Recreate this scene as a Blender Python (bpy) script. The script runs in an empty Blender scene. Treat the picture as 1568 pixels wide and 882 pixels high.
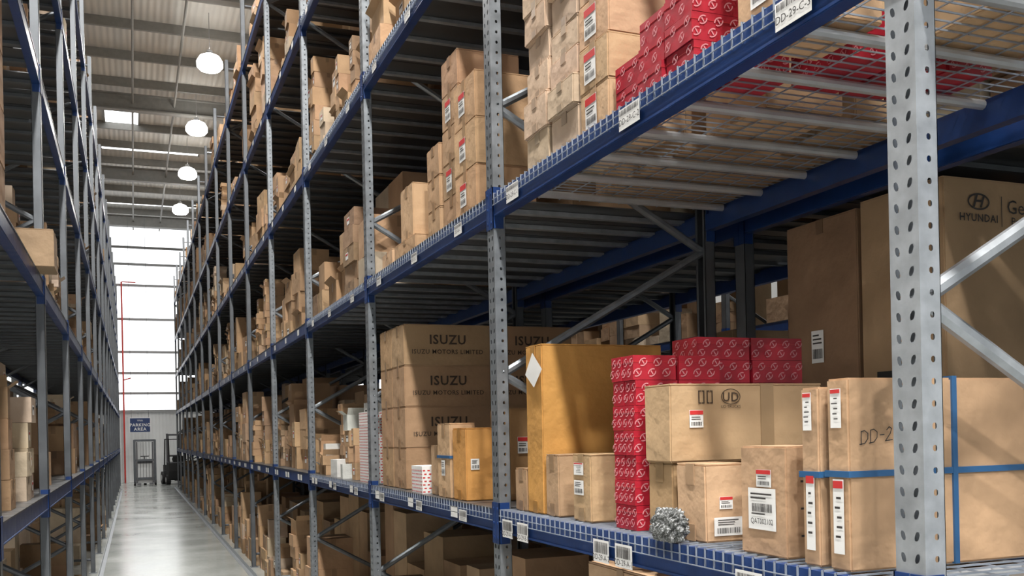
import bpy, bmesh, math, random
from mathutils import Vector, Matrix
random.seed(11)
SC = bpy.context.scene
COL = SC.collection

# ------------------------------------------------------------------ materials
def newmat(name):
    m = bpy.data.materials.new(name); m.use_nodes = True
    nt = m.node_tree
    return m, nt, nt.nodes, nt.links, nt.nodes['Principled BSDF']

def mat_simple(name, col, rough=.6, metal=0., noise=0., nscale=8., bump=0., bscale=60., emis=None, estr=0., spec=None):
    m, nt, N, L, B = newmat(name)
    B.inputs['Base Color'].default_value = (*col, 1)
    B.inputs['Roughness'].default_value = rough
    B.inputs['Metallic'].default_value = metal
    if spec is not None: B.inputs['Specular IOR Level'].default_value = spec
    tc = N.new('ShaderNodeTexCoord')
    if noise > 0:
        n = N.new('ShaderNodeTexNoise'); n.inputs['Scale'].default_value = nscale; n.inputs['Detail'].default_value = 5
        L.new(tc.outputs['Object'], n.inputs['Vector'])
        r = N.new('ShaderNodeMapRange'); r.inputs['From Min'].default_value = .3; r.inputs['From Max'].default_value = .7
        r.inputs['To Min'].default_value = 1 - noise; r.inputs['To Max'].default_value = 1 + noise
        L.new(n.outputs['Fac'], r.inputs['Value'])
        mx = N.new('ShaderNodeVectorMath'); mx.operation = 'SCALE'
        mx.inputs[0].default_value = col
        L.new(r.outputs['Result'], mx.inputs['Scale'])
        L.new(mx.outputs['Vector'], B.inputs['Base Color'])
        r2 = N.new('ShaderNodeMapRange'); r2.inputs['To Min'].default_value = max(0, rough - .12); r2.inputs['To Max'].default_value = min(1, rough + .12)
        L.new(n.outputs['Fac'], r2.inputs['Value']); L.new(r2.outputs['Result'], B.inputs['Roughness'])
    if bump > 0:
        n = N.new('ShaderNodeTexNoise'); n.inputs['Scale'].default_value = bscale; n.inputs['Detail'].default_value = 3
        L.new(tc.outputs['Object'], n.inputs['Vector'])
        b = N.new('ShaderNodeBump'); b.inputs['Strength'].default_value = bump; b.inputs['Distance'].default_value = .01
        L.new(n.outputs['Fac'], b.inputs['Height']); L.new(b.outputs['Normal'], B.inputs['Normal'])
    if emis:
        B.inputs['Emission Color'].default_value = (*emis, 1); B.inputs['Emission Strength'].default_value = estr
    return m

def mat_card(name, mul=1., rough=.82, bump=.3):
    m, nt, N, L, B = newmat(name)
    at = N.new('ShaderNodeAttribute'); at.attribute_name = 'tint'
    tc = N.new('ShaderNodeTexCoord')
    n = N.new('ShaderNodeTexNoise'); n.inputs['Scale'].default_value = 4; n.inputs['Detail'].default_value = 6
    L.new(tc.outputs['Object'], n.inputs['Vector'])
    r = N.new('ShaderNodeMapRange'); r.inputs['From Min'].default_value = .3; r.inputs['From Max'].default_value = .7
    r.inputs['To Min'].default_value = .84 * mul; r.inputs['To Max'].default_value = 1.1 * mul
    L.new(n.outputs['Fac'], r.inputs['Value'])
    s = N.new('ShaderNodeVectorMath'); s.operation = 'SCALE'
    L.new(at.outputs['Color'], s.inputs[0]); L.new(r.outputs['Result'], s.inputs['Scale'])
    L.new(s.outputs['Vector'], B.inputs['Base Color'])
    B.inputs['Roughness'].default_value = rough
    B.inputs['Specular IOR Level'].default_value = .3
    if bump:
        n2 = N.new('ShaderNodeTexNoise'); n2.inputs['Scale'].default_value = 9; n2.inputs['Detail'].default_value = 4
        L.new(tc.outputs['Object'], n2.inputs['Vector'])
        b = N.new('ShaderNodeBump'); b.inputs['Strength'].default_value = bump; b.inputs['Distance'].default_value = .035
        L.new(n2.outputs['Fac'], b.inputs['Height']); L.new(b.outputs['Normal'], B.inputs['Normal'])
    return m

M = {}
M['card'] = mat_card('cardboard')
M['tape'] = mat_card('packing_tape', .72, .32, .1)
M['label'] = mat_simple('label_paper', (.72, .71, .69), .6, noise=.03)
M['ink'] = mat_simple('print_ink', (.035, .03, .028), .7, noise=.1)
M['inkbrown'] = mat_simple('print_ink_brown', (.05, .03, .018), .7, noise=.1)
M['redlab'] = mat_simple('label_red', (.50, .03, .03), .5, noise=.05)
M['red'] = mat_simple('red_carton', (.36, .012, .026), .45, noise=.15, nscale=14, bump=.1, bscale=12)
M['pink'] = mat_simple('red_carton_print', (.58, .22, .24), .5, noise=.05)
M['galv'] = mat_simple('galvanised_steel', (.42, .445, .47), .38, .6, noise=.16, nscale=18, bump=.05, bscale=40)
M['galvlit'] = mat_simple('galvanised_tube_lit', (.62, .64, .66), .33, .6, noise=.1, nscale=10)  # brighter copy of the steel: bounce light on near tubes put into colour
M['galvhalfshade'] = mat_simple('galvanised_steel_half_shaded', (.235, .255, .275), .38, .6, noise=.16, nscale=18)  # half-shaded copy of the steel, shade put into the colour
M['galvshade'] = mat_simple('galvanised_steel_shaded', (.12, .13, .142), .42, .5, noise=.15, nscale=6)  # darkest copy of the steel, shade of rear and far racks in its colour
M['deck'] = mat_simple('shelf_deck_steel', (.09, .093, .097), .36, .6, noise=.2, nscale=5)  # darkened so the colour carries the shade inside the shelves
M['blue'] = mat_simple('blue_painted_steel', (.008, .033, .13), .35, 0., noise=.15, nscale=12, bump=.04)
M['wire'] = mat_simple('zinc_wire', (.36, .40, .47), .4, .5, noise=.08)
M['strap'] = mat_simple('blue_strap', (.025, .095, .22), .4, noise=.08)
M['dark'] = mat_simple('dark_rubber', (.015, .015, .016), .6, noise=.1)
M['white'] = mat_simple('white_paint', (.75, .76, .76), .5, noise=.04)
M['navy'] = mat_simple('navy_sign', (.012, .035, .13), .4, noise=.05)
M['pipe_red'] = mat_simple('red_pipe_paint', (.55, .03, .02), .4, noise=.05)
M['hull'] = mat_simple('truck_grey', (.12, .12, .13), .4, noise=.1)
M['girt'] = mat_simple('girt_steel', (.30, .30, .30), .5, noise=.05)
M['lampglow'] = mat_simple('lamp_glow', (1, 1, 1), .5, emis=(1, .98, .93), estr=14)
M['daylight'] = mat_simple('daylight_panel', (.9, .93, .95), .5, emis=(.96, .98, 1), estr=1.6)
M['skylight'] = mat_simple('skylight_sheet', (.9, .93, .95), .5, emis=(.95, .98, 1), estr=3)
M['roofsteel'] = mat_simple('roof_steel', (.20, .195, .18), .6, .1, noise=.1)

def mat_floor():
    m, nt, N, L, B = newmat('polished_concrete')
    tc = N.new('ShaderNodeTexCoord')
    n = N.new('ShaderNodeTexNoise'); n.inputs['Scale'].default_value = .9; n.inputs['Detail'].default_value = 8
    n2 = N.new('ShaderNodeTexNoise'); n2.inputs['Scale'].default_value = 14; n2.inputs['Detail'].default_value = 4
    L.new(tc.outputs['Object'], n.inputs['Vector']); L.new(tc.outputs['Object'], n2.inputs['Vector'])
    cr = N.new('ShaderNodeValToRGB')
    cr.color_ramp.elements[0].position = .3; cr.color_ramp.elements[0].color = (.33, .345, .325, 1)
    cr.color_ramp.elements[1].position = .7; cr.color_ramp.elements[1].color = (.50, .52, .49, 1)
    mx = N.new('ShaderNodeMath'); mx.operation = 'MULTIPLY_ADD'; mx.inputs[1].default_value = .3
    L.new(n2.outputs['Fac'], mx.inputs[0])
    m2 = N.new('ShaderNodeMath'); m2.operation = 'MULTIPLY'; m2.inputs[1].default_value = .7
    L.new(n.outputs['Fac'], m2.inputs[0]); L.new(m2.outputs[0], mx.inputs[2])
    L.new(mx.outputs[0], cr.inputs['Fac']); L.new(cr.outputs['Color'], B.inputs['Base Color'])
    r = N.new('ShaderNodeMapRange'); r.inputs['To Min'].default_value = .06; r.inputs['To Max'].default_value = .32
    L.new(n.outputs['Fac'], r.inputs['Value']); L.new(r.outputs['Result'], B.inputs['Roughness'])
    return m
M['floor'] = mat_floor()

def mat_corr(name, col, axis='Y', scale=3.):
    m, nt, N, L, B = newmat(name)
    tc = N.new('ShaderNodeTexCoord')
    w = N.new('ShaderNodeTexWave'); w.wave_type = 'BANDS'; w.bands_direction = axis; w.inputs['Scale'].default_value = scale
    L.new(tc.outputs['Object'], w.inputs['Vector'])
    b = N.new('ShaderNodeBump'); b.inputs['Strength'].default_value = .5; b.inputs['Distance'].default_value = .04
    L.new(w.outputs['Fac'], b.inputs['Height']); L.new(b.outputs['Normal'], B.inputs['Normal'])
    n = N.new('ShaderNodeTexNoise'); n.inputs['Scale'].default_value = .5
    L.new(tc.outputs['Object'], n.inputs['Vector'])
    cr = N.new('ShaderNodeValToRGB')
    cr.color_ramp.elements[0].position = .3; cr.color_ramp.elements[0].color = (*[c * .85 for c in col], 1)
    cr.color_ramp.elements[1].position = .7; cr.color_ramp.elements[1].color = (*[c * 1.1 for c in col], 1)
    L.new(n.outputs['Fac'], cr.inputs['Fac']); L.new(cr.outputs['Color'], B.inputs['Base Color'])
    B.inputs['Roughness'].default_value = .6
    return m
M['ceil'] = mat_corr('roof_sheeting', (.54, .525, .49), 'X', 2.)
M['wallw'] = mat_corr('wall_sheeting', (.74, .75, .75), 'X', 2.)

# ------------------------------------------------------------------ text cache
_tc = {}
def text_geo(s, bold=0.):
    k = (s, bold)
    if k in _tc: return _tc[k]
    cu = bpy.data.curves.new('t', 'FONT'); cu.body = s; cu.align_x = 'CENTER'; cu.align_y = 'CENTER'; cu.resolution_u = 2; cu.offset = bold
    if bold: cu.space_character = 1.12
    ob = bpy.data.objects.new('t', cu); COL.objects.link(ob)
    dg = bpy.context.evaluated_depsgraph_get(); dg.update()
    me = ob.evaluated_get(dg).to_mesh()
    vs = [(v.co.x, v.co.y) for v in me.vertices]; fs = [tuple(p.vertices) for p in me.polygons]
    ob.evaluated_get(dg).to_mesh_clear()
    bpy.data.objects.remove(ob); bpy.data.curves.remove(cu)
    _tc[k] = (vs, fs)
    return _tc[k]

# ------------------------------------------------------------------ mesh builder
class MB:
    def __init__(s): s.v = []; s.f = []; s.m = []; s.t = []; s.mats = []
    def mi(s, k):
        if k not in s.mats: s.mats.append(k)
        return s.mats.index(k)
    def face(s, idx, mat, tint=(.5, .5, .5)):
        s.f.append(idx); s.m.append(s.mi(mat)); s.t.append(tint)
    def add(s, vs, fs, mat, tint=(.5, .5, .5)):
        o = len(s.v); s.v.extend([tuple(p) for p in vs])
        for f in fs: s.face(tuple(i + o for i in f), mat, tint)
    def box(s, x0, y0, z0, x1, y1, z1, mat, tint=(.5, .5, .5)):
        if x0 > x1: x0, x1 = x1, x0
        if y0 > y1: y0, y1 = y1, y0
        vs = [(x0, y0, z0), (x1, y0, z0), (x1, y1, z0), (x0, y1, z0), (x0, y0, z1), (x1, y0, z1), (x1, y1, z1), (x0, y1, z1)]
        s.add(vs, [(0, 3, 2, 1), (4, 5, 6, 7), (0, 1, 5, 4), (1, 2, 6, 5), (2, 3, 7, 6), (3, 0, 4, 7)], mat, tint)
    def quad(s, c, u, v, w, h, mat, tint=(.5, .5, .5)):
        c = Vector(c); u = Vector(u) * w / 2; v = Vector(v) * h / 2
        s.add([c - u - v, c + u - v, c + u + v, c - u + v], [(0, 1, 2, 3)], mat, tint)
    def text(s, st, c, u, v, size, mat, xs=1., bold=0.):
        vs, fs = text_geo(st, bold); c = Vector(c); u = Vector(u); v = Vector(v)
        s.add([c + u * (a * size * xs) + v * (b * size) for a, b in vs], fs, mat)
    def stroke(s, pts, c, u, v, size, t, mat):
        c = Vector(c); u = Vector(u); v = Vector(v); n = u.cross(v).normalized()
        P = [c + u * a * size + v * b * size for a, b in pts]
        for p, q in zip(P, P[1:]):
            d = (q - p)
            if d.length < 1e-6: continue
            d.normalize(); w = n.cross(d) * t / 2; e = d * t * .3
            s.add([p - w - e, q - w + e, q + w + e, p + w - e], [(0, 1, 2, 3)], mat)
    def ring(s, c, u, v, ru, rv, t, mat, n=20, a0=0., a1=1.):
        c = Vector(c); u = Vector(u); v = Vector(v); vs = []
        full = a1 - a0 >= 1
        cnt = n if full else n + 1
        for k in range(cnt):
            a = 2 * math.pi * (a0 + (a1 - a0) * k / n)
            vs.append(c + u * ru * math.cos(a) + v * rv * math.sin(a)); vs.append(c + u * (ru - t) * math.cos(a) + v * (rv - t) * math.sin(a))
        q = 2 * cnt
        s.add(vs, [(2 * k, (2 * k + 2) % q, (2 * k + 3) % q, 2 * k + 1) for k in range(n)], mat)
    def bar(s, p0, p1, r, mat, n=8, rz=None):
        p0 = Vector(p0); p1 = Vector(p1); d = (p1 - p0).normalized()
        a = d.cross(Vector((0, 0, 1)))
        if a.length < 1e-3: a = Vector((1, 0, 0))
        a.normalize(); b = a.cross(d); rz = rz or r; vs = []
        for p in (p0, p1):
            for k in range(n):
                an = 2 * math.pi * (k + .5) / n
                vs.append(p + a * r * math.cos(an) + b * rz * math.sin(an))
        fs = [(k, (k + 1) % n, n + (k + 1) % n, n + k) for k in range(n)]
        fs += [tuple(range(n - 1, -1, -1)), tuple(range(n, 2 * n))]
        s.add(vs, fs, mat)
    def rotz(s, start, cx, cy, a):
        ca, sa = math.cos(a), math.sin(a)
        for i in range(start, len(s.v)):
            x, y, z = s.v[i]; dx, dy = x - cx, y - cy
            s.v[i] = (cx + dx * ca - dy * sa, cy + dx * sa + dy * ca, z)
    def perf(s, o, u, v, w, H, cols, pitch, hu, hv, mat, slant=0.):
        o = Vector(o); u = Vector(u); v = Vector(v)
        b = [0] + [(cols[i] + cols[i + 1]) / 2 for i in range(len(cols) - 1)] + [w]
        rows = int(H / pitch)
        for ci, c in enumerate(cols):
            u0, u1 = b[ci], b[ci + 1]; sl = slant * (1 if ci % 2 else -1)
            off = [(-1, -.45), (-1, .45), (-.5, 1), (.5, 1), (1, .45), (1, -.45), (.5, -1), (-.5, -1)]
            for r in range(rows):
                v0 = r * pitch; v1 = v0 + pitch; vc = (v0 + v1) / 2
                outp = [(u0, vc - hv * .45), (u0, vc + hv * .45), (c - hu * .5, v1), (c + hu * .5, v1), (u1, vc + hv * .45), (u1, vc - hv * .45), (c + hu * .5, v0), (c - hu * .5, v0)]
                inp = [(c + a * hu + bb * hv * sl, vc + bb * hv) for a, bb in off]
                cor = [(u0, v1), (u1, v1), (u1, v0), (u0, v0)]
                P = [o + u * a + v * q for a, q in outp + inp + cor]
                F = [(0, 1, 9, 8), (2, 3, 11, 10), (4, 5, 13, 12), (6, 7, 15, 14),
                     (1, 16, 2, 10, 9), (3, 17, 4, 12, 11), (5, 18, 6, 14, 13), (7, 19, 0, 8, 15)]
                s.add(P, F, mat)
    def obj(s, name, loc=None, rot=None, bevel=0., smooth=False):
        me = bpy.data.meshes.new(name); me.from_pydata(s.v, [], s.f)
        for k in s.mats: me.materials.append(M[k])
        me.polygons.foreach_set('material_index', s.m)
        ca = me.color_attributes.new('tint', 'FLOAT_COLOR', 'CORNER')
        buf = []
        for f, t in zip(s.f, s.t): buf.extend([t[0], t[1], t[2], 1.] * len(f))
        ca.data.foreach_set('color', buf)
        if smooth: me.polygons.foreach_set('use_smooth', [True] * len(s.f))
        me.update()
        ob = bpy.data.objects.new(name, me); COL.objects.link(ob)
        if loc: ob.location = loc
        if rot: ob.rotation_euler = rot
        return ob

# ------------------------------------------------------------------ label helper
def label(mb, c, u, v, w, h, style='a', text=None):
    c = Vector(c); u = Vector(u); v = Vector(v); n = u.cross(v).normalized()
    mb.quad(c + n * .0015, u, v, w, h, 'label')
    c2 = c + n * .003
    def bars(cy, hh, ww=.8):
        x = -w * ww / 2
        while x < w * ww / 2:
            t = random.choice([.0012, .002, .003]) * max(1, w / .1)
            mb.quad(c2 + u * (x + t / 2) + v * cy, u, v, t, hh, 'ink'); x += t + random.choice([.0012, .002, .0028]) * max(1, w / .1)
    def lines(cy, n_, hh, ww=.75):
        for i in range(n_):
            l = w * ww * random.uniform(.6, 1)
            mb.quad(c2 + u * (-w * ww / 2 + l / 2) + v * (cy - i * hh), u, v, l, hh * .4, 'ink')
    if style == 'red':
        mb.quad(c2 + v * h * .36, u, v, w * .96, h * .24, 'redlab'); lines(h * .1, 2, h * .12); bars(-h * .28, h * .22)
    elif style == 'side':
        mb.quad(c2 + v * h * .43, u, v, w * .9, h * .1, 'redlab')
        for i in range(5): mb.quad(c2 + v * (h * .25 - i * h * .13) + u * random.uniform(-.1, .1) * w, u, v, w * random.uniform(.3, .6), h * .03, 'ink')
    elif style == 'beam':
        bars(h * .15, h * .5, .85)
        if text: mb.text(text, c2 - v * h * .3, u, v, h * .36, 'ink')
    elif style == 'qat':
        mb.text('QAT002102', c2 - v * h * .3, u, v, h * .19, 'ink', .92); lines(h * .36, 2, h * .1, .8); bars(h * .03, h * .2, .7); lines(-h * .12, 1, h * .08)
    elif style == 'beam2':
        if text: mb.text(text, c2 - v * h * .15, u, v, h * .42, 'ink')
        bars(h * .3, h * .25, .9)
    else:
        lines(h * .35, 3, h * .12); bars(-h * .22, h * .3)

KR = (.42, .27, .155)
def vary(t, a=.08):
    k = random.uniform(1 - a, 1 + a); return tuple(c * k * random.uniform(.97, 1.03) for c in t)

# ------------------------------------------------------------------ carton
def carton(x, y, z, dx, dy, dz, tint=KR, rot=0., tape='x', labels=(), texts=(), straps=None, name='cardboard_box', tilt=0., extra=None):
    mb = MB(); j = .004
    bm = bmesh.new()
    H = dz - .003
    pts = []
    for a in (0, 1):
        for b in (0, 1):
            for c in (0, 1):
                q = (a * dx + (j * random.random() if a == 0 else -j * random.random()), b * dy + (j * random.random() if b == 0 else -j * random.random()), c * H)
                pts.append(bm.verts.new(q))
    V = {(a, b, c): pts[a * 4 + b * 2 + c] for a in (0, 1) for b in (0, 1) for c in (0, 1)}
    for f in [((0,0,0),(0,1,0),(1,1,0),(1,0,0)), ((0,0,1),(1,0,1),(1,1,1),(0,1,1)), ((0,0,0),(1,0,0),(1,0,1),(0,0,1)), ((1,0,0),(1,1,0),(1,1,1),(1,0,1)), ((1,1,0),(0,1,0),(0,1,1),(1,1,1)), ((0,1,0),(0,0,0),(0,0,1),(0,1,1))]:
        bm.faces.new([V[k] for k in f])
    bmesh.ops.bevel(bm, geom=bm.edges[:], offset=.005, segments=2, affect='EDGES')
    bm.verts.index_update()
    tint = vary(tint, .05)
    mb.add([v.co[:] for v in bm.verts], [tuple(v.index for v in f.verts) for f in bm.faces], 'card', tint); bm.free()
    g = .0025
    if tape == 'x':
        mb.box(.004, .004, H - .002, dx - .004, dy / 2 - g, dz, 'card', tint); mb.box(.004, dy / 2 + g, H - .002, dx - .004, dy - .004, dz, 'card', tint)
        tw = min(.05, dy * .35); d = min(.07, dz * .3)
        mb.box(0, dy / 2 - tw / 2, dz - .001, dx, dy / 2 + tw / 2, dz + .0006, 'tape', tint)
        mb.box(-.0012, dy / 2 - tw / 2, dz - d, .001, dy / 2 + tw / 2, dz + .0005, 'tape', tint)
        mb.box(-.0012, dy / 2 - tw / 2, 0.001, .001, dy / 2 + tw / 2, d * .8, 'tape', tint)
    elif tape == 'y':
        mb.box(.004, .004, H - .002, dx / 2 - g, dy - .004, dz, 'card', tint); mb.box(dx / 2 + g, .004, H - .002, dx - .004, dy - .004, dz, 'card', tint)
        tw = min(.05, dx * .35); d = min(.07, dz * .3)
        mb.box(dx / 2 - tw / 2, 0, dz - .001, dx / 2 + tw / 2, dy, dz + .0006, 'tape', tint)
        mb.box(dx / 2 - tw / 2, -.0012, dz - d, dx / 2 + tw / 2, .001, dz + .0005, 'tape', tint)
        mb.box(dx / 2 - tw / 2, -.0012, .001, dx / 2 + tw / 2, .001, d * .8, 'tape', tint)
    elif tape == 'wrap':
        tw = .055
        mb.box(dx * .62 - tw / 2, -.0012, 0.001, dx * .62 + tw / 2, .001, dz, 'tape', tint)
        mb.box(.004, .004, H - .002, dx - .004, dy - .004, dz, 'card', tint)
        mb.box(dx * .62 - tw / 2, 0, dz - .001, dx * .62 + tw / 2, dy, dz + .0006, 'tape', tint)
    def fp(face, u, v):
        if face == 'X': return (-.001, dy * (1 - u), dz * v), (0, -1, 0)
        return (dx * u, -.001, dz * v), (1, 0, 0)
    for (face, u, v, w, h, st) in labels:
        c, ud = fp(face, u, v); label(mb, c, ud, (0, 0, 1), w, h, st)
    for (face, u, v, size, st, mt, *sk) in texts:
        c, ud = fp(face, u, v); c = Vector(c) + Vector(ud).cross(Vector((0, 0, 1))) * .0015
        mb.text(st, c, ud, (0, 0, 1), size, mt, 1., sk[0] if sk else 0.)
    if straps:
        t = .016
        for s_, val in straps:
            if s_ == 'h':
                mb.box(-.003, -.003, dz * val - t / 2, dx + .003, dy + .003, dz * val + t / 2, 'strap')
            else:
                mb.box(dx * val - t / 2, -.004, -.0, dx * val + t / 2, dy + .004, dz + .002, 'strap')
    if extra: extra(mb, fp, dx, dy, dz)
    return mb.obj(name, (x, y, z), (tilt, 0, rot))

def red_stack(name, cells):
    mb = MB()
    for (x, y, z, dx, dy, dz) in cells:
        e = .0015
        s0 = len(mb.v)
        mb.box(x + e, y + e, z + .0005, x + dx - e, y + dy - e, z + dz - .001, 'red')
        mb.box(x, y, z + dz * .72, x + dx, y + dy, z + dz * .72 + .0012, 'redlab')
        def deco(o, u, w):
            n = max(2, int(w / .06)); u = Vector(u)
            nn = u.cross(Vector((0, 0, 1)))
            for i in range(n):
                for r, zz in enumerate((.3, .72)):
                    a = .6
                    c = Vector(o) + u * ((i + .3 + .4 * r) * w / n) + Vector((0, 0, dz * zz)) + nn * .0012
                    vd = Vector((0, 0, 1)) * math.cos(a) - u * math.sin(a); ud = u * math.cos(a) + Vector((0, 0, 1)) * math.sin(a)
                    sz = dz * .17
                    mb.ring(c, ud, vd, sz * 1.2, sz * .9, sz * .28, 'pink', 8, .05, .45)
                    mb.ring(c, ud, vd, sz * 1.2, sz * .9, sz * .28, 'pink', 8, .55, .95)
                    mb.quad(c, ud, vd, sz * .3, sz * 1.0, 'pink')
        deco((x, y, z), (1, 0, 0), dx)
        deco((x, y + dy, z), (0, -1, 0), dy)
        for i in range(2): mb.quad((x + dx * (.3 + .4 * i), y + dy * .5, z + dz - .0005), (1, 0, 0), (0, 1, 0), dz * .5, dz * .12, 'pink')
        mb.rotz(s0, x + dx / 2, y + dy / 2, random.uniform(-.02, .02))
    return mb.obj(name)

# ------------------------------------------------------------------ racks
LV = [1.61, 3.14, 4.66, 6.18, 7.70]
TOP = 8.75
def rack(name, xf, s, posts, near_to=13., wire_to=9., depth=1.25):
    mb = MB()
    xr = xf + s * depth
    PW = .09; PD = .06
    for y in posts:
        near = y < near_to and name == 'pallet_rack'
        G = 'galv' if y < 3 else 'galvhalfshade'  # nearest uprights get the lit steel, the others a shaded copy
        for xx, ss, fr in ((xf, s, True), (xr, -s, False)):
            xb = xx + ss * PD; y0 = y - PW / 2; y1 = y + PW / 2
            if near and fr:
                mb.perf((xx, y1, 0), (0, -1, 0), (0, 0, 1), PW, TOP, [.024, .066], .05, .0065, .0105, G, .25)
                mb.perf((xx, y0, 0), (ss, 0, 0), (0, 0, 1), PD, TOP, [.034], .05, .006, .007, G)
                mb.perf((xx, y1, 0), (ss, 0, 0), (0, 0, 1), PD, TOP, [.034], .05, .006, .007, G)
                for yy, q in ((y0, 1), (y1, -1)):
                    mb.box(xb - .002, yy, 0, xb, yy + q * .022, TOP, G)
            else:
                mb.box(xx, y0, 0, xx + ss * .003, y1, TOP, 'galvshade'); mb.box(xx, y0, 0, xb, y0 + .003, TOP, 'galvshade'); mb.box(xx, y1 - .003, 0, xb, y1, TOP, 'galvshade')
                for yy, q in ((y0, 1), (y1, -1)): mb.box(xb - ss * .003, yy, 0, xb, yy + q * .02, TOP, 'galvshade')
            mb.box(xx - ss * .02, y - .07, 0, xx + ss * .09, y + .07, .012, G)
        xa = xf + s * .045; xc = xr - s * .045; z = .30; fr = False
        bm_ = 'galv' if near and y < 4 else ('galvhalfshade' if near else 'galvshade')
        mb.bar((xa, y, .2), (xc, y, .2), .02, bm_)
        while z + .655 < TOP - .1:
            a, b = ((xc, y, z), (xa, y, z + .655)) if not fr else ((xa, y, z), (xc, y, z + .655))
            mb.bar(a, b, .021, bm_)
            if near: mb.bar((b[0], y - .035, b[2]), (b[0], y + .035, b[2]), .012, 'galv', 6)
            fr = not fr; z += .655
        mb.bar((xa, y, TOP - .15), (xc, y, TOP - .15), .02, bm_)
    for i in range(len(posts) - 1):
        ya = posts[i] + PW / 2; yb = posts[i + 1] - PW / 2
        nearb = posts[i] < wire_to and name == 'pallet_rack'
        wired = posts[i] < 4. and nearb
        for li, z in enumerate(LV):
            for xx, ss in ((xf, s), (xr, -s)):
                mb.box(xx + ss * .004, ya, z - .115, xx + ss * .054, yb, z - .03, 'blue')
                mb.box(xx + ss * .004, ya, z - .03, xx + ss * .034, yb, z - .006, 'blue')
                mb.box(xx + ss * .000, ya, z - .112, xx + ss * .004, yb, z - .104, 'blue')
                for yy, q in ((ya, -1), (yb, 1)):
                    mb.box(xx - ss * .005, yy - q * .004, z - .17, xx - ss * .001, yy + q * .042, z + .03, 'blue')
                    mb.box(xx - ss * .005, yy - q * .004, z - .17, xx + ss * .05, yy, z + .03, 'blue')
                    if nearb:
                        for zz in (-.14, -.07, 0): mb.bar((xx - ss * .008, yy + q * .02, z + zz), (xx, yy + q * .02, z + zz), .007, 'blue', 6)
            n = 8; st = (yb - ya) / n
            for k in range(n):
                yc = ya + (k + .5) * st
                if wired:
                    mb.bar((xf + s * .056, yc, z - .030), (xr - s * .056, yc, z - .030), .018, 'galvlit', 10)
                    mb.box(xf + s * .03, yc - .018, z - .03, xf + s * .058, yc + .018, z - .011, 'galvlit')
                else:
                    mb.box(xf + s * .036, yc - .02, z - .034, xr - s * .036, yc + .02, z - .011, 'galv' if nearb else 'galvshade')
            if nearb:
                w = .0019
                nx = int((yb - ya) / .05)
                for k in range(nx + 1):
                    yc = ya + .01 + k * (yb - ya - .02) / nx
                    if wired: mb.box(xf + s * .0, yc - w, z - .006, xr, yc + w, z - .001, 'wire')
                    mb.box(xf - s * .003, yc - w, z - .062, xf + s * .002, yc + w, z - .001, 'wire')
                if wired:
                    for k in range(12):
                        xc = xf + s * (.02 + k * (depth - .04) / 11)
                        mb.box(xc - w, ya, z - .010, xc + w, yb, z - .006, 'wire')
                mb.box(xf - s * .006, ya, z - .034, xf - s * .002, yb, z - .031, 'wire')
                mb.box(xf - s * .006, ya, z - .062, xf - s * .002, yb, z - .059, 'wire')
            if not wired:
                n = 7; st = (yb - ya) / n
                for k in range(n):
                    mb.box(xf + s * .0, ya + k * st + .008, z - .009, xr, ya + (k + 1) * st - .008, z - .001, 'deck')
    return mb, name

PR = [1.715 + 2.7 * k for k in range(-2, 16)]
PL = [5.0 + 2.7 * k for k in range(-3, 16)]
XR = 1.64; XL = -.58
mb, _ = rack('pallet_rack', XR, 1, PR)
def ylab(y, lev, st, w=.085, h=.055, txt='DD-29-A-1', dz=-.07):
    label(mb, (XR - .0065, y, LV[lev] + dz), (0, -1, 0), (0, 0, 1), w, h, st, txt)
for y, t in ((4.25, 'DD-29-A-3'), (4.06, 'DD-29-B-3'), (3.27, 'DD-29-A-2'), (3.09, 'DD-29-A-1'), (2.33, 'DD-28-A-1'), (2.16, 'DD-28-B-1')):
    ylab(y, 0, 'beam', .13, .085, t, -.085)
for y, t in ((2.08, 'DD-29-C-3'), (2.98, 'DD-29-C-2'), (4.1, 'DD-29-C-1')):
    ylab(y, 1, 'beam2', .15, .075, t, -.06)
yy = 4.9
while yy < 24:
    for l in range(0, 4):
        ylab(yy + random.uniform(-.05, .05), l, 'beam2' if l else 'beam', .13, .06, 'DD-%d-C' % random.randint(20, 40)) if yy < 9 else mb.quad((XR - .006, yy, LV[l] - .06), (0, -1, 0), (0, 0, 1), .12, .06, 'label')
        if l == 0: mb.quad((XR - .006, yy + .17, LV[l] - .06), (0, -1, 0), (0, 0, 1), .12, .06, 'label')
    yy += .9
RACK_R = mb.obj('pallet_rack')
mb, _ = rack('pallet_rack_l', XL, -1, PL, 0, 0); mb.obj('pallet_rack')
mb, _ = rack('pallet_rack_b', 3.08, 1, PR, 0, 0); mb.obj('pallet_rack')
mb, _ = rack('pallet_rack_c', 6.6, 1, PR[:10], 0, 0); mb.obj('pallet_rack')

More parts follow.
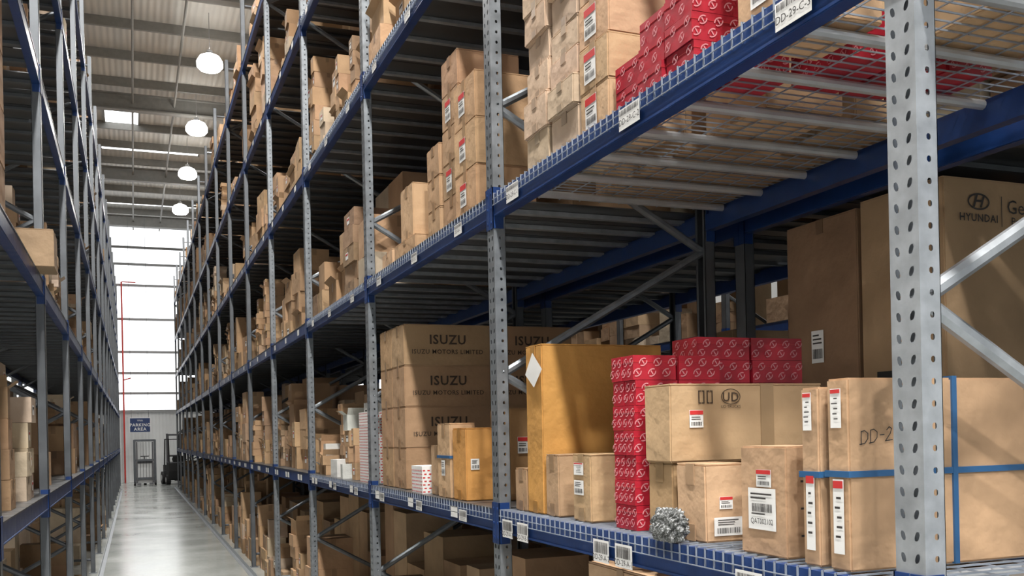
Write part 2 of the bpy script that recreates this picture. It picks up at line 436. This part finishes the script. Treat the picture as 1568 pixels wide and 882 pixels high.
# ------------------------------------------------------------------ bulk stock
PAL = [KR] * 5 + [(.33, .21, .12), (.46, .31, .195), (.29, .19, .115), (.43, .28, .16), (.50, .39, .28)]
PAL_SHADE = [(.30, .19, .11), (.34, .22, .13), (.26, .17, .10), (.38, .26, .16), (.45, .36, .27)]  # cardboard tints with the shade of left and back racks painted in
PALW = [(.56, .55, .52), (.55, .54, .51), (.45, .34, .23), KR, KR]
def stock_box(mb, x0, y0, z0, x1, y1, z1, tint, s, det=True, ang=0.):
    st = len(mb.v)
    mb.box(x0, y0, z0, x1, y1, z1, 'card', tint)
    if det:
        xf = min(x0, x1) if s > 0 else max(x0, x1); n = -s
        w = abs(y1 - y0); h = z1 - z0; yc = (y0 + y1) / 2
        tw = min(.05, w * .25)
        u = (0, -s, 0)
        if random.random() < .7:
            mb.quad((xf + n * .001, yc, z1 - h * .15), u, (0, 0, 1), tw, h * .3, 'tape', tint)
        if random.random() < .4:
            lw = min(.1, w * .4); lh = min(.08, h * .4)
            c = (xf + n * .0015, yc + random.uniform(-.2, .2) * w, z0 + h * .5)
            mb.quad(c, u, (0, 0, 1), lw, lh, 'label')
            mb.quad((c[0] + n * .001, c[1], c[2] + lh * .2), u, (0, 0, 1), lw * .8, lh * .25, random.choice(['ink', 'redlab']))
        xc = (x0 + x1) / 2
        mb.quad((xc, y0 - .001, z1 - h * .15), (1, 0, 0), (0, 0, 1), tw, h * .3, 'tape', tint)
        r = random.random()
        if r < .12:
            a = .06
            mb.add([(x0, y0, z1), (x1, y0, z1), (x1, y0 - a * .6, z1 + a), (x0, y0 - a * .6, z1 + a)], [(0, 1, 2, 3)], 'card', tint)
            mb.add([(xf, y0, z1), (xf, y1, z1), (xf - s * a * .8, y1, z1 + a * .6), (xf - s * a * .8, y0, z1 + a * .6)], [(0, 1, 2, 3)], 'card', tint)
        else:
            mb.box(min(x0, x1) + .002, y0 + .002, z1, max(x0, x1) - .002, yc - .003, z1 + .002, 'card', tint)
    if ang: mb.rotz(st, (x0 + x1) / 2, (y0 + y1) / 2, ang)

def fill(mb, xf, s, y0, y1, z, maxh, density=.9, pal=PAL, small=False, det=True, back=True, inmax=.14):
    y = y0 + random.uniform(.02, .1)
    while y < y1 - .18:
        w = random.uniform(.12, .28) if small else random.uniform(.2, .52)
        if y + w > y1 - .02: w = y1 - .02 - y
        if random.random() < density:
            inset = random.uniform(.02, inmax); d = random.uniform(.25, .5)
            zz = z; top = z + maxh * random.choice([random.uniform(.15, .5), random.uniform(.3, .92)]); t = random.choice(pal)
            h = random.uniform(.08, .17) if small else random.uniform(.12, .36)
            first = True
            while first or zz + h < top:
                first = False
                j = random.uniform(0, .035)
                ang = random.gauss(0, .035)
                stock_box(mb, xf + s * (inset + j), y + .008, zz, xf + s * (inset + j + d), y + w - .012, zz + h - .003, vary(t, .12), s, det, ang)
                zz += h
                if random.random() < .35: t = random.choice(pal); h *= random.uniform(.75, 1.25)
        y += w + (random.uniform(.0, .02) if random.random() < .7 else random.uniform(.05, .35))
    if back:  # rear row added to block light and keep shelf interiors dark
        y = y0 + .03
        while y < y1 - .25:
            w = random.uniform(.35, .6); w = min(w, y1 - .02 - y)
            if random.random() < density + .05:
                hh = maxh * random.uniform(.5, .95)
                mb.box(xf + s * .72, y, z, xf + s * 1.18, y + w - .01, z + hh, 'card', vary(random.choice(pal), .1))
            y += w
for i in range(len(PR) - 1):
    mbR = MB()
    ya, yb = PR[i] + .05, PR[i + 1] - .05
    if PR[i] < 0: continue
    for li, z in enumerate([0.0] + LV):
        mh = 1.35 if li else 1.42
        if li == 5: mh = 1.0
        bay = round((PR[i] - 1.71) / 2.7)
        if bay in (0, 1) and li in (1, 2): continue
        if bay == 0 and li == 0:
            fill(mbR, XR, 1, ya, 2.9, z, mh, .9); fill(mbR, XR, 1, 3.6, yb, z, mh, .9); continue
        if bay == 2 and li == 1:
            fill(mbR, XR, 1, ya + .55, yb, z, .95, .95, PALW, True, back=True); continue
        fill(mbR, XR, 1, ya, yb, z, mh, .88, PAL, random.random() < .4, PR[i] < 22)
    mbR.obj('cardboard_box_stock')
for i in range(len(PL) - 1):
    mbL = MB()
    ya, yb = PL[i] + .05, PL[i + 1] - .05
    if yb < 2: continue
    for li, z in enumerate([0.0] + LV):
        if li == 2 and 4 < PL[i] < 6: continue
        fill(mbL, XL, -1, ya, yb, z, 1.25 if li < 5 else 1., .62, PAL_SHADE, random.random() < .5, PL[i] < 22, inmax=.35)
    mbL.obj('cardboard_box_stock')
mbB = MB()
for i in range(2, len(PR) - 1):
    ya, yb = PR[i] + .05, PR[i + 1] - .05
    for li, z in enumerate([0.0] + LV):
        if PR[i] < 2 and li == 1: continue
        fill(mbB, 3.08, 1, ya, yb, z, 1.3, .6 if li else .9, PAL_SHADE, False, False)
mbB.obj('cardboard_box_stock')
mbB = MB()
for i in range(2, 9):
    ya, yb = PR[i] + .05, PR[i + 1] - .05
    for li, z in enumerate([0.0] + LV):
        fill(mbB, 6.6, 1, ya, yb, z, 1.2, .7, PAL_SHADE, False, False)
mbB.obj('cardboard_box_stock')

# ------------------------------------------------------------------ bay A, level 1 (hand-placed)
Z1 = LV[0]; Z2 = LV[1]
ORG = (.54, .27, .075); LT = (.50, .33, .195)
for r in range(4):
    for cx in range(2):
        for cy in range(2):
            carton(1.70 + cx * .625, 6.30 + cy * .34, Z1 + r * .279, .62, .335, .279, (.36, .225, .125), 0, 'x',
                   texts=[('Y', .5, .62, .088, 'ISUZU', 'inkbrown', .022), ('Y', .5, .33, .042, 'ISUZU MOTORS LIMITED', 'inkbrown', .01)] if cy == 0 else ())
carton(1.67, 5.24, Z1, .16, .24, .43, LT, 0, 'x', labels=[('X', .5, .4, .07, .09, 'a')], straps=[('h', .55)])
carton(1.68, 4.98, Z1, .17, .22, .40, ORG, .03, 'x', labels=[('Y', .3, .5, .05, .06, 'a')])
carton(1.89, 4.86, Z1, .30, .30, .50, (.40, .23, .10), 0, 'x', labels=[('Y', .25, .6, .06, .09, 'red')])
carton(1.70, 5.50, Z1, .2, .22, .3, KR, 0, 'x')
def whitepink(name, x, y, z, dx, dy, dz):
    mb = MB(); mb.box(0, 0, 0, dx, dy, dz, 'label')
    mb.box(-.0006, -.0006, dz * .8, dx + .0006, dy + .0006, dz + .001, 'label')
    for a in range(int(dz / .022)):
        for b in range(int(dy / .03)):
            mb.quad((-.001, dy - (b + .5 + .3 * (a % 2)) * .03, (a + .5) * .022), (0, -1, 0), (0, 0, 1), .016, .008, 'redlab')
        for b in range(int(dx / .03)):
            mb.quad(((b + .4 + .3 * (a % 2)) * .03, -.001, (a + .5) * .022), (1, 0, 0), (0, 0, 1), .016, .008, 'redlab')
    return mb.obj(name, (x, y, z))
whitepink('patterned_carton', 1.66, 5.78, Z1, .24, .24, .17)
whitepink('patterned_carton', 1.66, 7.25, Z1, .22, .3, .55)

carton(1.70, 4.16, Z1, .17, .15, .20, KR, 0, 'x')
carton(1.70, 3.965, Z1, .62, .19, .765, ORG, 0, 'x', extra=lambda mb, fp, dx, dy, dz: (
    mb.add([(-.006, .175, dz * .83), (-.016, .05, dz * .745), (-.020, -.055, dz * .845), (-.006, .085, dz * .955)], [(0, 1, 2, 3)], 'label'),
    mb.stroke([(0, 0), (0, 1)], (-.010, .06, dz * .945), (0, -1, 0), (0, 0, 1), dz * .05, .002, 'ink')))
carton(1.70, 3.80, Z1, .22, .14, .27, KR, 0, 'x', labels=[('Y', .45, .5, .05, .08, 'a')])
carton(1.70, 3.49, Z1, .24, .17, .275, KR, .0, 'x', labels=[('X', .4, .78, .09, .05, 'side'), ('X', .4, .5, .09, .06, 'a')])
cells = []
for k in range(7):
    cells.append((1.70 + random.uniform(-.006, .006), 3.11, Z1 + k * .092, .18, .085, .092)); cells.append((1.70 + random.uniform(-.006, .006), 3.198, Z1 + k * .092, .18, .085, .092))
    cells.append((1.89, 3.11, Z1 + k * .092, .18, .17, .092))
for k in range(8):
    cells.append((2.09, 3.30, Z1 + k * .092, .25, .19, .092))
    cells.append((2.35, 3.30, Z1 + k * .092, .25, .19, .092))
red_stack('red_parts_box_stack', cells)
carton(1.715, 2.88, Z1, .46, .17, .255, (.38, .24, .13), 0, 'x', labels=[('Y', .25, .52, .06, .05, 'a'), ('Y', .25, .25, .13, .09, 'a')],
       texts=[('Y', .42, .82, .045, '[=]', 'inkbrown')])
carton(1.70, 2.86, Z1 + .255, .64, .185, .27, (.46, .305, .175), 0, 'wrap', labels=[('Y', .16, .55, .055, .06, 'red')],
       texts=[('Y', .38, .82, .045, 'UD', 'inkbrown', .01), ('Y', .38, .70, .015, 'UD TRUCKS', 'inkbrown'), ('Y', .22, .84, .05, '[][]', 'inkbrown')],
       extra=lambda mb, fp, dx, dy, dz: mb.ring((dx * .38, -.003, dz * .83), (1, 0, 0), (0, 0, 1), .04, .028, .003, 'inkbrown'))
carton(1.705, 2.66, Z1, .17, .18, .255, LT, 0, 'x', labels=[('Y', .45, .5, .05, .04, 'red'), ('Y', .5, .2, .11, .06, 'a')])
carton(1.685, 2.22, Z1, .26, .22, .318, (.46, .30, .17), 0, None, labels=[('X', .55, .7, .07, .05, 'red'), ('X', .5, .42, .13, .12, 'qat')],
       extra=lambda mb, fp, dx, dy, dz: [mb.quad((dx * (.2 + .06 * (i % 2)), -.004, dz * (.2 + .12 * i)), (1, 0, 0), (0, 0, 1), .012, .006, 'ink') for i in range(6)])
carton(1.665, 2.055, Z1, .56, .075, .475, (.46, .30, .175), 0.0, None, labels=[('X', .45, .86, .035, .10, 'side'), ('X', .55, .3, .035, .2, 'side')], straps=[('h', .51)])
def hand(mb, fp, dx, dy, dz):
    c = (dx * .055, -.004, dz * .65); u = Vector((1, 0, .10)); v = Vector((.12, 0, 1)); D = [(.1, 0), (.0, .95), (.3, .98), (.62, .75), (.65, .35), (.4, .05), (-.05, .02)]
    sz = .035
    for o in (0, .85): mb.stroke([(a + o, b) for a, b in D], c, u, v, sz, .0026, 'ink')
    mb.stroke([(1.75, .5), (2.15, .48)], c, u, v, sz, .0026, 'ink')
    mb.stroke([(2.35, .8), (2.55, 1), (2.8, .85), (2.7, .5), (2.3, 0), (2.95, .02)], c, u, v, sz, .0026, 'ink')
    mb.stroke([(3.3, 1), (3.15, .45), (3.75, .4)], c, u, v, sz, .0026, 'ink'); mb.stroke([(3.6, .8), (3.5, -.05)], c, u, v, sz, .0026, 'ink')
carton(1.668, 1.945, Z1, .61, .085, .493, (.44, .285, .165), 0.0, None, labels=[('X', .5, .84, .04, .10, 'side'), ('X', .55, .28, .04, .19, 'side')], straps=[('h', .50), ('v', .57)], extra=hand)
carton(2.29, 2.04, Z1, .5, .35, .46, KR, 0, 'x')
carton(2.30, 2.45, Z1, .45, .39, .30, (.36, .22, .12), 0, 'x')
carton(1.72, 2.95, 0, .62, .60, .71, LT, 0, 'x'); carton(1.70, 2.97, .712, .60, .56, .74, LT, 0, 'x', labels=[('Y', .3, .5, .1, .08, 'a')])

bm = bmesh.new(); bmesh.ops.create_icosphere(bm, subdivisions=5, radius=1)
for v in bm.verts:
    p = v.co.normalized(); k = 1 + .2 * math.sin(9 * p.x + 3) * math.cos(7 * p.z + 1) + .09 * math.sin(23 * p.y + 17 * p.z) + .07 * math.sin(41 * p.x + 5) * math.sin(37 * p.y) * math.sin(39 * p.z + 2)
    v.co = Vector((p.x * .045 * k, p.y * .08 * k, p.z * .058 * k + .05))
    if v.co.z < 0: v.co.z = 0
me = bpy.data.meshes.new('bubble_wrap_bundle'); bm.to_mesh(me); bm.free()
bw, nt, N, L, B = newmat('bubble_wrap'); B.inputs['Roughness'].default_value = .2; B.inputs['IOR'].default_value = 1.3
B.inputs['Transmission Weight'].default_value = .3
vo = N.new('ShaderNodeTexVoronoi'); vo.inputs['Scale'].default_value = 120; tcn = N.new('ShaderNodeTexCoord'); L.new(tcn.outputs['Object'], vo.inputs['Vector'])
cr = N.new('ShaderNodeValToRGB'); cr.color_ramp.elements[0].position = .1; cr.color_ramp.elements[0].color = (.62, .63, .64, 1); cr.color_ramp.elements[1].position = .6; cr.color_ramp.elements[1].color = (.13, .135, .13, 1)
L.new(vo.outputs['Distance'], cr.inputs['Fac']); L.new(cr.outputs['Color'], B.inputs['Base Color'])
bp = N.new('ShaderNodeBump'); bp.inputs['Strength'].default_value = .6; bp.inputs['Distance'].default_value = .006; bp.invert = True; L.new(vo.outputs['Distance'], bp.inputs['Height']); L.new(bp.outputs['Normal'], B.inputs['Normal'])
me.materials.append(bw)
ob = bpy.data.objects.new('bubble_wrap_bundle', me); COL.objects.link(ob); ob.location = (1.635, 2.77, Z1)

# ------------------------------------------------------------------ large cartons in the rack behind (level 1)
def hy(mb, fp, dx, dy, dz):
    c = Vector((dx * .215, -.004, dz * .905))
    mb.ring(c + Vector((-.045, 0, .035)), (1, 0, 0), (0, 0, 1), .062, .036, .008, 'ink', 28)
    mb.text('H', c + Vector((-.045, -.0005, .035)), (1, 0, .0), (.35, 0, 1), .075, 'ink', 1.1, .02)
    mb.text('HYUNDAI', c + Vector((-.045, 0, -.035)), (1, 0, 0), (0, 0, 1), .045, 'ink', 1., .02)
    mb.quad(c + Vector((.085, 0, 0)), (1, 0, 0), (0, 0, 1), .004, .13, 'ink')
    mb.text('Genuine', c + Vector((.26, 0, .02)), (1, 0, 0), (0, 0, 1), .085, 'ink')
    mb.text('Parts', c + Vector((.19, 0, -.04)), (1, 0, 0), (0, 0, 1), .05, 'ink')
    mb.quad((-.004, dy * .7, dz * .42), (0, 1, 0), (0, 0, 1), .1, .04, 'dark')
carton(3.16, 3.08, Z1, 1.1, .50, 1.405, (.38, .245, .14), 0, 'x', extra=hy)
def hy2(mb, fp, dx, dy, dz):
    mb.quad((-.004, dy * .5, dz * .22), (0, 1, 0), (0, 0, 1), .1, .04, 'dark')
    label(mb, (-.003, dy * .55, dz * .55), (0, -1, 0), (0, 0, 1), .09, .16, 'a')
carton(3.16, 3.60, Z1, 1.1, .52, 1.385, (.26, .16, .09), 0, 'x', extra=hy2)

# ------------------------------------------------------------------ bay A, level 2
def rl(v=.5): return [('X', .42, v, .10, .12, 'red')]
for r in range(5):
    carton(1.68 + random.uniform(0, .015), 3.24, Z2 + r * .175, .34, .25, .175, LT, random.uniform(-.015, .015), 'x', labels=rl())
TAN = (.52, .39, .275)
for yb_, dyy in ((3.505, .27), (3.79, .26)):
    zz = Z2
    for r in range(8):
        h = random.uniform(.11, .165)
        carton(1.665 + random.uniform(0, .03), yb_, zz, .3, dyy, h, TAN, random.uniform(-.04, .04), 'x')
        zz += h
cells = []
for k in range(4):
    for q in range(2):
        if k < 3 or q == 0: cells.append((1.68 + .02 * random.random(), 2.66 + q * .18, Z2 + k * .092, .18, .175, .092))
    cells.append((1.89, 2.66, Z2 + k * .092, .18, .175, .092))
for q in range(3):
    for k in range(2): cells.append((2.12 + q * .2, 2.42, Z2 + k * .08, .19, .3, .08))
for k in range(2): cells.append((1.70, 3.03, Z2 + k * .092, .18, .175, .092))
red_stack('red_parts_box_stack', cells)
carton(2.15, 2.9, Z2, .35, .4, .45, LT, 0, 'x'); carton(2.55, 2.9, Z2, .3, .5, .6, KR, 0, 'x')
carton(2.15, 3.45, Z2, .7, .84, .5, KR, 0, 'x')
carton(2.25, 2.0, Z2, .4, .35, .3, LT, 0, 'y'); carton(1.75, 2.20, Z2, .3, .3, .3, LT, 0, 'y', labels=rl())
carton(1.75, 2.20, Z2 + .3, .3, .3, .3, LT, 0, 'x', labels=rl())
for r in range(3):
    carton(1.68, 4.72, Z2 + r * .245, .34, .36, .245, (.45, .285, .16), 0, 'x', labels=rl())
for r in range(5):
    carton(1.72, 5.12, Z2 + r * .20, .38, .30, .20, (.37, .23, .13), 0, 'x', labels=rl() if r % 2 else ())
for r in range(3):
    carton(1.71, 5.46, Z2 + r * .19, .3, .25, .19, (.40, .25, .14), 0, 'x')
carton(1.66, 5.82, Z2, .3, .5, .10, KR, .02, 'x')
carton(1.67, 5.90, Z2 + .101, .24, .3, .34, LT, 0, 'x'); carton(1.67, 6.45, Z2, .3, .35, .12, LT, -.05, 'x')
for q in range(3): carton(2.2, 4.65 + q * .75, Z2, .6, .7, .8 - q * .1, (.32, .20, .115), 0, 'x')
for r in range(4):
    carton(-1.06, 5.30, Z2 + r * .31, .44, .55, .31, (.36, .22, .125), 0, 'x')
carton(-.94, 7.05, Z2, .47, .34, .25, (.33, .225, .14), 0, 'x'); carton(-1.5, 6.1, Z2, .45, .8, .55, (.28, .18, .11), 0, 'x')

# ------------------------------------------------------------------ building shell
def slab(name, x0, y0, z0, x1, y1, z1, mat):
    m = MB(); m.box(x0, y0, z0, x1, y1, z1, mat); return m.obj(name)
X0, X1, Y0, Y1, ZC = -6.5, 13.0, -9.0, 49.0, 12.4
slab('floor', X0, Y0, -.1, X1, Y1 + .2, 0, 'floor')
slab('ceiling', X0, Y0, ZC, X1, Y1 + .2, ZC + .1, 'ceil')
slab('wall_left', X0 - .2, Y0, 0, X0, Y1, ZC, 'wallw')
slab('wall_right', X1, Y0, 0, X1 + .2, Y1, ZC, 'wallw')
slab('wall_back', X0, Y1, 0, X1, Y1 + .2, ZC, 'wallw')
zs = [3.35, 4.2, 5.15, 6.15, 7.7, 9.3, 10.3, 11.1, 12.1]
for i in range(len(zs) - 1):
    slab('window_%d' % (i + 1), X0 + .5, Y1 - .04, zs[i] + .06, X1 - .5, Y1 - .01, zs[i + 1] - .06, 'daylight')
m = MB()
for z in zs: m.box(X0, Y1 - .12, z - .055, X1, Y1 - .05, z + .055, 'girt')
for x in (-5, 6.8): m.box(x - .1, Y1 - .4, 0, x + .1, Y1 - .22, ZC, 'roofsteel')
m.obj('trim_1')
m = MB()
y = Y0 + 1
while y < Y1:
    m.box(X0, y - .04, ZC - .24, X1, y + .04, ZC - .001, 'roofsteel'); y += 2.1
y = -2.4
while y < Y1:
    m.box(X0, y - .12, ZC - .75, X1, y + .12, ZC - .71, 'roofsteel'); m.box(X0, y - .02, ZC - .71, X1, y + .02, ZC - .30, 'roofsteel'); m.box(X0, y - .12, ZC - .30, X1, y + .12, ZC - .26, 'roofsteel'); y += 8.2
for x in (-2.2, .15, 1.3, 5, 8): m.bar((x, Y0, ZC - .5), (x, Y1 - .3, ZC - .5), .035, 'roofsteel', 6)
m.obj('roof_truss')
for (xa, ya, xb, yb) in ((-.7, 31.5, .35, 34), (-.9, 36.6, 2.4, 37.1), (-2, 44.5, 4, 45.6), (3.5, 20, 5, 24), (-4, 10, -2.5, 14)):  # last two panels unseen behind the racks, added for their light
    m = MB(); m.box(xa, ya, ZC - .03, xb, yb, ZC - .005, 'skylight')
    for q in (xa, xb): m.box(q - .03, ya - .03, ZC - .06, q + .03, yb + .03, ZC - .001, 'roofsteel')
    m.obj('skylight_panel')
for x in (1.53, -.49):
    m = MB()
    m.box(x - .03, -3, 0, x + .03, 42, .006, 'galv'); m.box(x - .03 if x < 0 else x + .024, -3, 0, x - .024 if x < 0 else x + .03, 42, .07, 'galv')
    m.obj('guide_rail')
m = MB()
m.bar((-.42, 48.6, 0), (-.42, 48.6, 9.4), .04, 'pipe_red'); m.bar((-.42, 48.6, 9.4), (.2, 48.6, 9.4), .025, 'pipe_red'); m.bar((-.42, 48.6, 4.8), (-.1, 48.6, 4.9), .03, 'pipe_red')
m.obj('sprinkler_pipe')
m = MB()
m.box(-.16, 0, 0, .68, .03, .62, 'navy'); m.box(-.19, .005, -.03, .71, .025, .65, 'white')
m.text('VNA', (.26, -.004, .51), (1, 0, 0), (0, 0, 1), .12, 'white'); m.text('PARKING', (.26, -.004, .31), (1, 0, 0), (0, 0, 1), .19, 'white', 1, .02); m.text('AREA', (.26, -.004, .12), (1, 0, 0), (0, 0, 1), .2, 'white', 1, .02)
for x in (-.1, .62): m.bar((x, .015, .62), (x, .015, 9.75), .008, 'galvshade', 6)
m.obj('parking_sign', (.0, 46.5, 2.35))

# ------------------------------------------------------------------ forklifts
def forklift(loc, rot, body, h=2.05):
    m = MB()
    prof = [(-.95, .25), (-1.0, .6), (-.9, .95), (-.35, 1.0), (-.3, .62), (.25, .6), (.4, .85), (.5, .85), (.55, .2), (-.8, .2)]
    n = len(prof); vs = [(x, -.5, z) for x, z in prof] + [(x, .5, z) for x, z in prof]
    m.add(vs, [tuple(range(n)), tuple(range(2 * n - 1, n - 1, -1))] + [(k, n + k, n + (k + 1) % n, (k + 1) % n) for k in range(n)], body)
    for y in (-.45, .45):
        m.bar((.42, y, .8), (.2, y, h), .03, 'dark', 6); m.bar((-.75, y, .95), (-.65, y, h), .03, 'dark', 6)
    for x in (-.6, -.4, -.2, 0, .2): m.box(x - .02, -.47, h - .03, x + .02, .47, h + .01, 'dark')
    for y in (-.45, .45): m.box(-.67, y - .03, h - .03, .22, y + .03, h + .02, 'dark')
    m.box(-.35, -.22, .62, .02, .22, .76, 'dark'); m.box(-.38, -.22, .7, -.28, .22, 1.25, 'dark')
    m.bar((.35, 0, .85), (.22, 0, 1.1), .02, 'dark', 6); m.bar((.2, 0, 1.08), (.24, 0, 1.12), .16, 'dark', 14)
    for y in (-.28, .28):
        m.box(.62, y - .04, .08, .72, y + .04, h + .25, 'hull'); m.box(.73, y * .8 - .03, .08, .79, y * .8 + .03, h + .15, 'hull')
        m.box(.8, y - .06, .06, 1.85, y + .06, .1, 'dark'); m.box(.79, y - .06, .06, .84, y + .06, .6, 'dark')
    for z in (.3, 1.2, h + .15): m.box(.63, -.3, z, .71, .3, z + .08, 'hull')
    m.box(.8, -.4, .3, .84, .4, .38, 'dark'); m.box(.8, -.4, .55, .84, .4, .62, 'dark')
    for (x, r) in ((.38, .28), (-.68, .22)):
        for y in (-.5, .5): m.bar((x, y - .09, r), (x, y + .09, r), r, 'dark', 20); m.bar((x, y - .1, r), (x, y + .1, r), r * .5, 'white', 12)
    return m.obj('forklift', loc, (0, 0, rot))
forklift((1.75, 45.6, 0), math.radians(98), 'dark', 2.0)
def stacker(loc, rot):
    m = MB()
    for x in (-.42, .42):
        m.box(x - .05, -.06, .02, x + .05, .06, 2.0, 'galvshade'); m.box(x * .78 - .03, -.1, .1, x * .78 + .03, -.05, 1.9, 'hull')
        m.box(x * .6 - .08, -1.1, .06, x * .6 + .08, -.1, .11, 'hull'); m.bar((x - .04, -.3, .08), (x + .04, -.3, .08), .08, 'dark', 12)
    for z in (.25, 1.05, 1.92): m.box(-.42, -.05, z, .42, .05, z + .09, 'galvshade')
    m.box(-.4, .08, .08, .4, .75, .95, 'white'); m.box(-.36, .1, .95, .36, .6, 1.1, 'hull')
    for k in range(6): m.box(-.3 + k * .12 - .006, -.02, .34, -.3 + k * .12 + .006, .0, 1.9, 'dark')
    m.bar((0, .7, .9), (0, 1.1, 1.25), .025, 'dark', 8); m.bar((-.18, 1.1, 1.25), (.18, 1.1, 1.25), .025, 'dark', 8)
    m.bar((-.06, .5, .12), (.06, .5, .12), .12, 'dark', 14)
    return m.obj('pallet_stacker', loc, (0, 0, rot))
stacker((.42, 45.4, 0), 0)

# ------------------------------------------------------------------ high-bay lamps
def highbay(x, y, z, power, size=.5):
    m = MB(); n = 20
    def lathe(pr, mat):
        vs = [(r * math.cos(2 * math.pi * k / n), r * math.sin(2 * math.pi * k / n), h) for r, h in pr for k in range(n)]
        m.add(vs, [(i * n + k, i * n + (k + 1) % n, (i + 1) * n + (k + 1) % n, (i + 1) * n + k) for i in range(len(pr) - 1) for k in range(n)], mat)
    lathe([(.03, .50), (.06, .48), (.08, .42), (.12, .38)], 'girt')
    lathe([(.12, .38), (.24, .32), (.31, .20), (.31, .08), (.24, 0)], 'lampglow')
    m.add([(.24 * math.cos(2 * math.pi * k / n), .24 * math.sin(2 * math.pi * k / n), .0) for k in range(n)], [tuple(range(n))], 'lampglow')
    m.bar((0, 0, .5), (0, 0, ZC - z), .008, 'girt', 6)
    ob = m.obj('high_bay_lamp', (x, y, z))
    li = bpy.data.lights.new('bulb', 'AREA'); li.shape = 'DISK'; li.size = size; li.energy = power; li.color = (1, .975, .935)
    lo = bpy.data.objects.new('bulb', li); COL.objects.link(lo); lo.parent = ob; lo.location = (0, 0, -.01)
for y in (24.6, 29.9, 35.1, 40.7): highbay(1.9, y, 11.0, 350)
for y in (6.5, 12, 18): highbay(.15, y, 11.3, 480)  # unseen second row, added over the aisle to light the rack faces
for y in (-6.5, -2.5, 1.5): highbay(.15, y, 11.3, 1100)  # same added row, out of view and stronger, to light the near boxes
for y in (-6.5, -2.5): highbay(-3.2, y, 8.5, 1300)  # unseen lower lamps added behind the camera for frontal light
for y in (2, 8, 15): highbay(5.4, y, 11.3, 500)

w = bpy.data.worlds.new('world'); SC.world = w; w.use_nodes = True
bg = w.node_tree.nodes['Background']; bg.inputs['Color'].default_value = (.90, .95, 1, 1); bg.inputs['Strength'].default_value = .65

# ------------------------------------------------------------------ camera
cam = bpy.data.cameras.new('camera'); co = bpy.data.objects.new('camera', cam); COL.objects.link(co); SC.camera = co
cam.sensor_fit = 'HORIZONTAL'; cam.sensor_width = 36; cam.lens = 33.9; cam.shift_y = .141; cam.clip_start = .05; cam.clip_end = 200
co.matrix_world = Matrix.Translation((0, 0, 1.98)) @ Matrix.Rotation(math.radians(-21.4), 4, 'Z') @ Matrix.Rotation(math.radians(90), 4, 'X') @ Matrix.Rotation(math.radians(-1.2), 4, 'Z')
SC.view_settings.view_transform = 'Standard'; SC.view_settings.look = 'None'
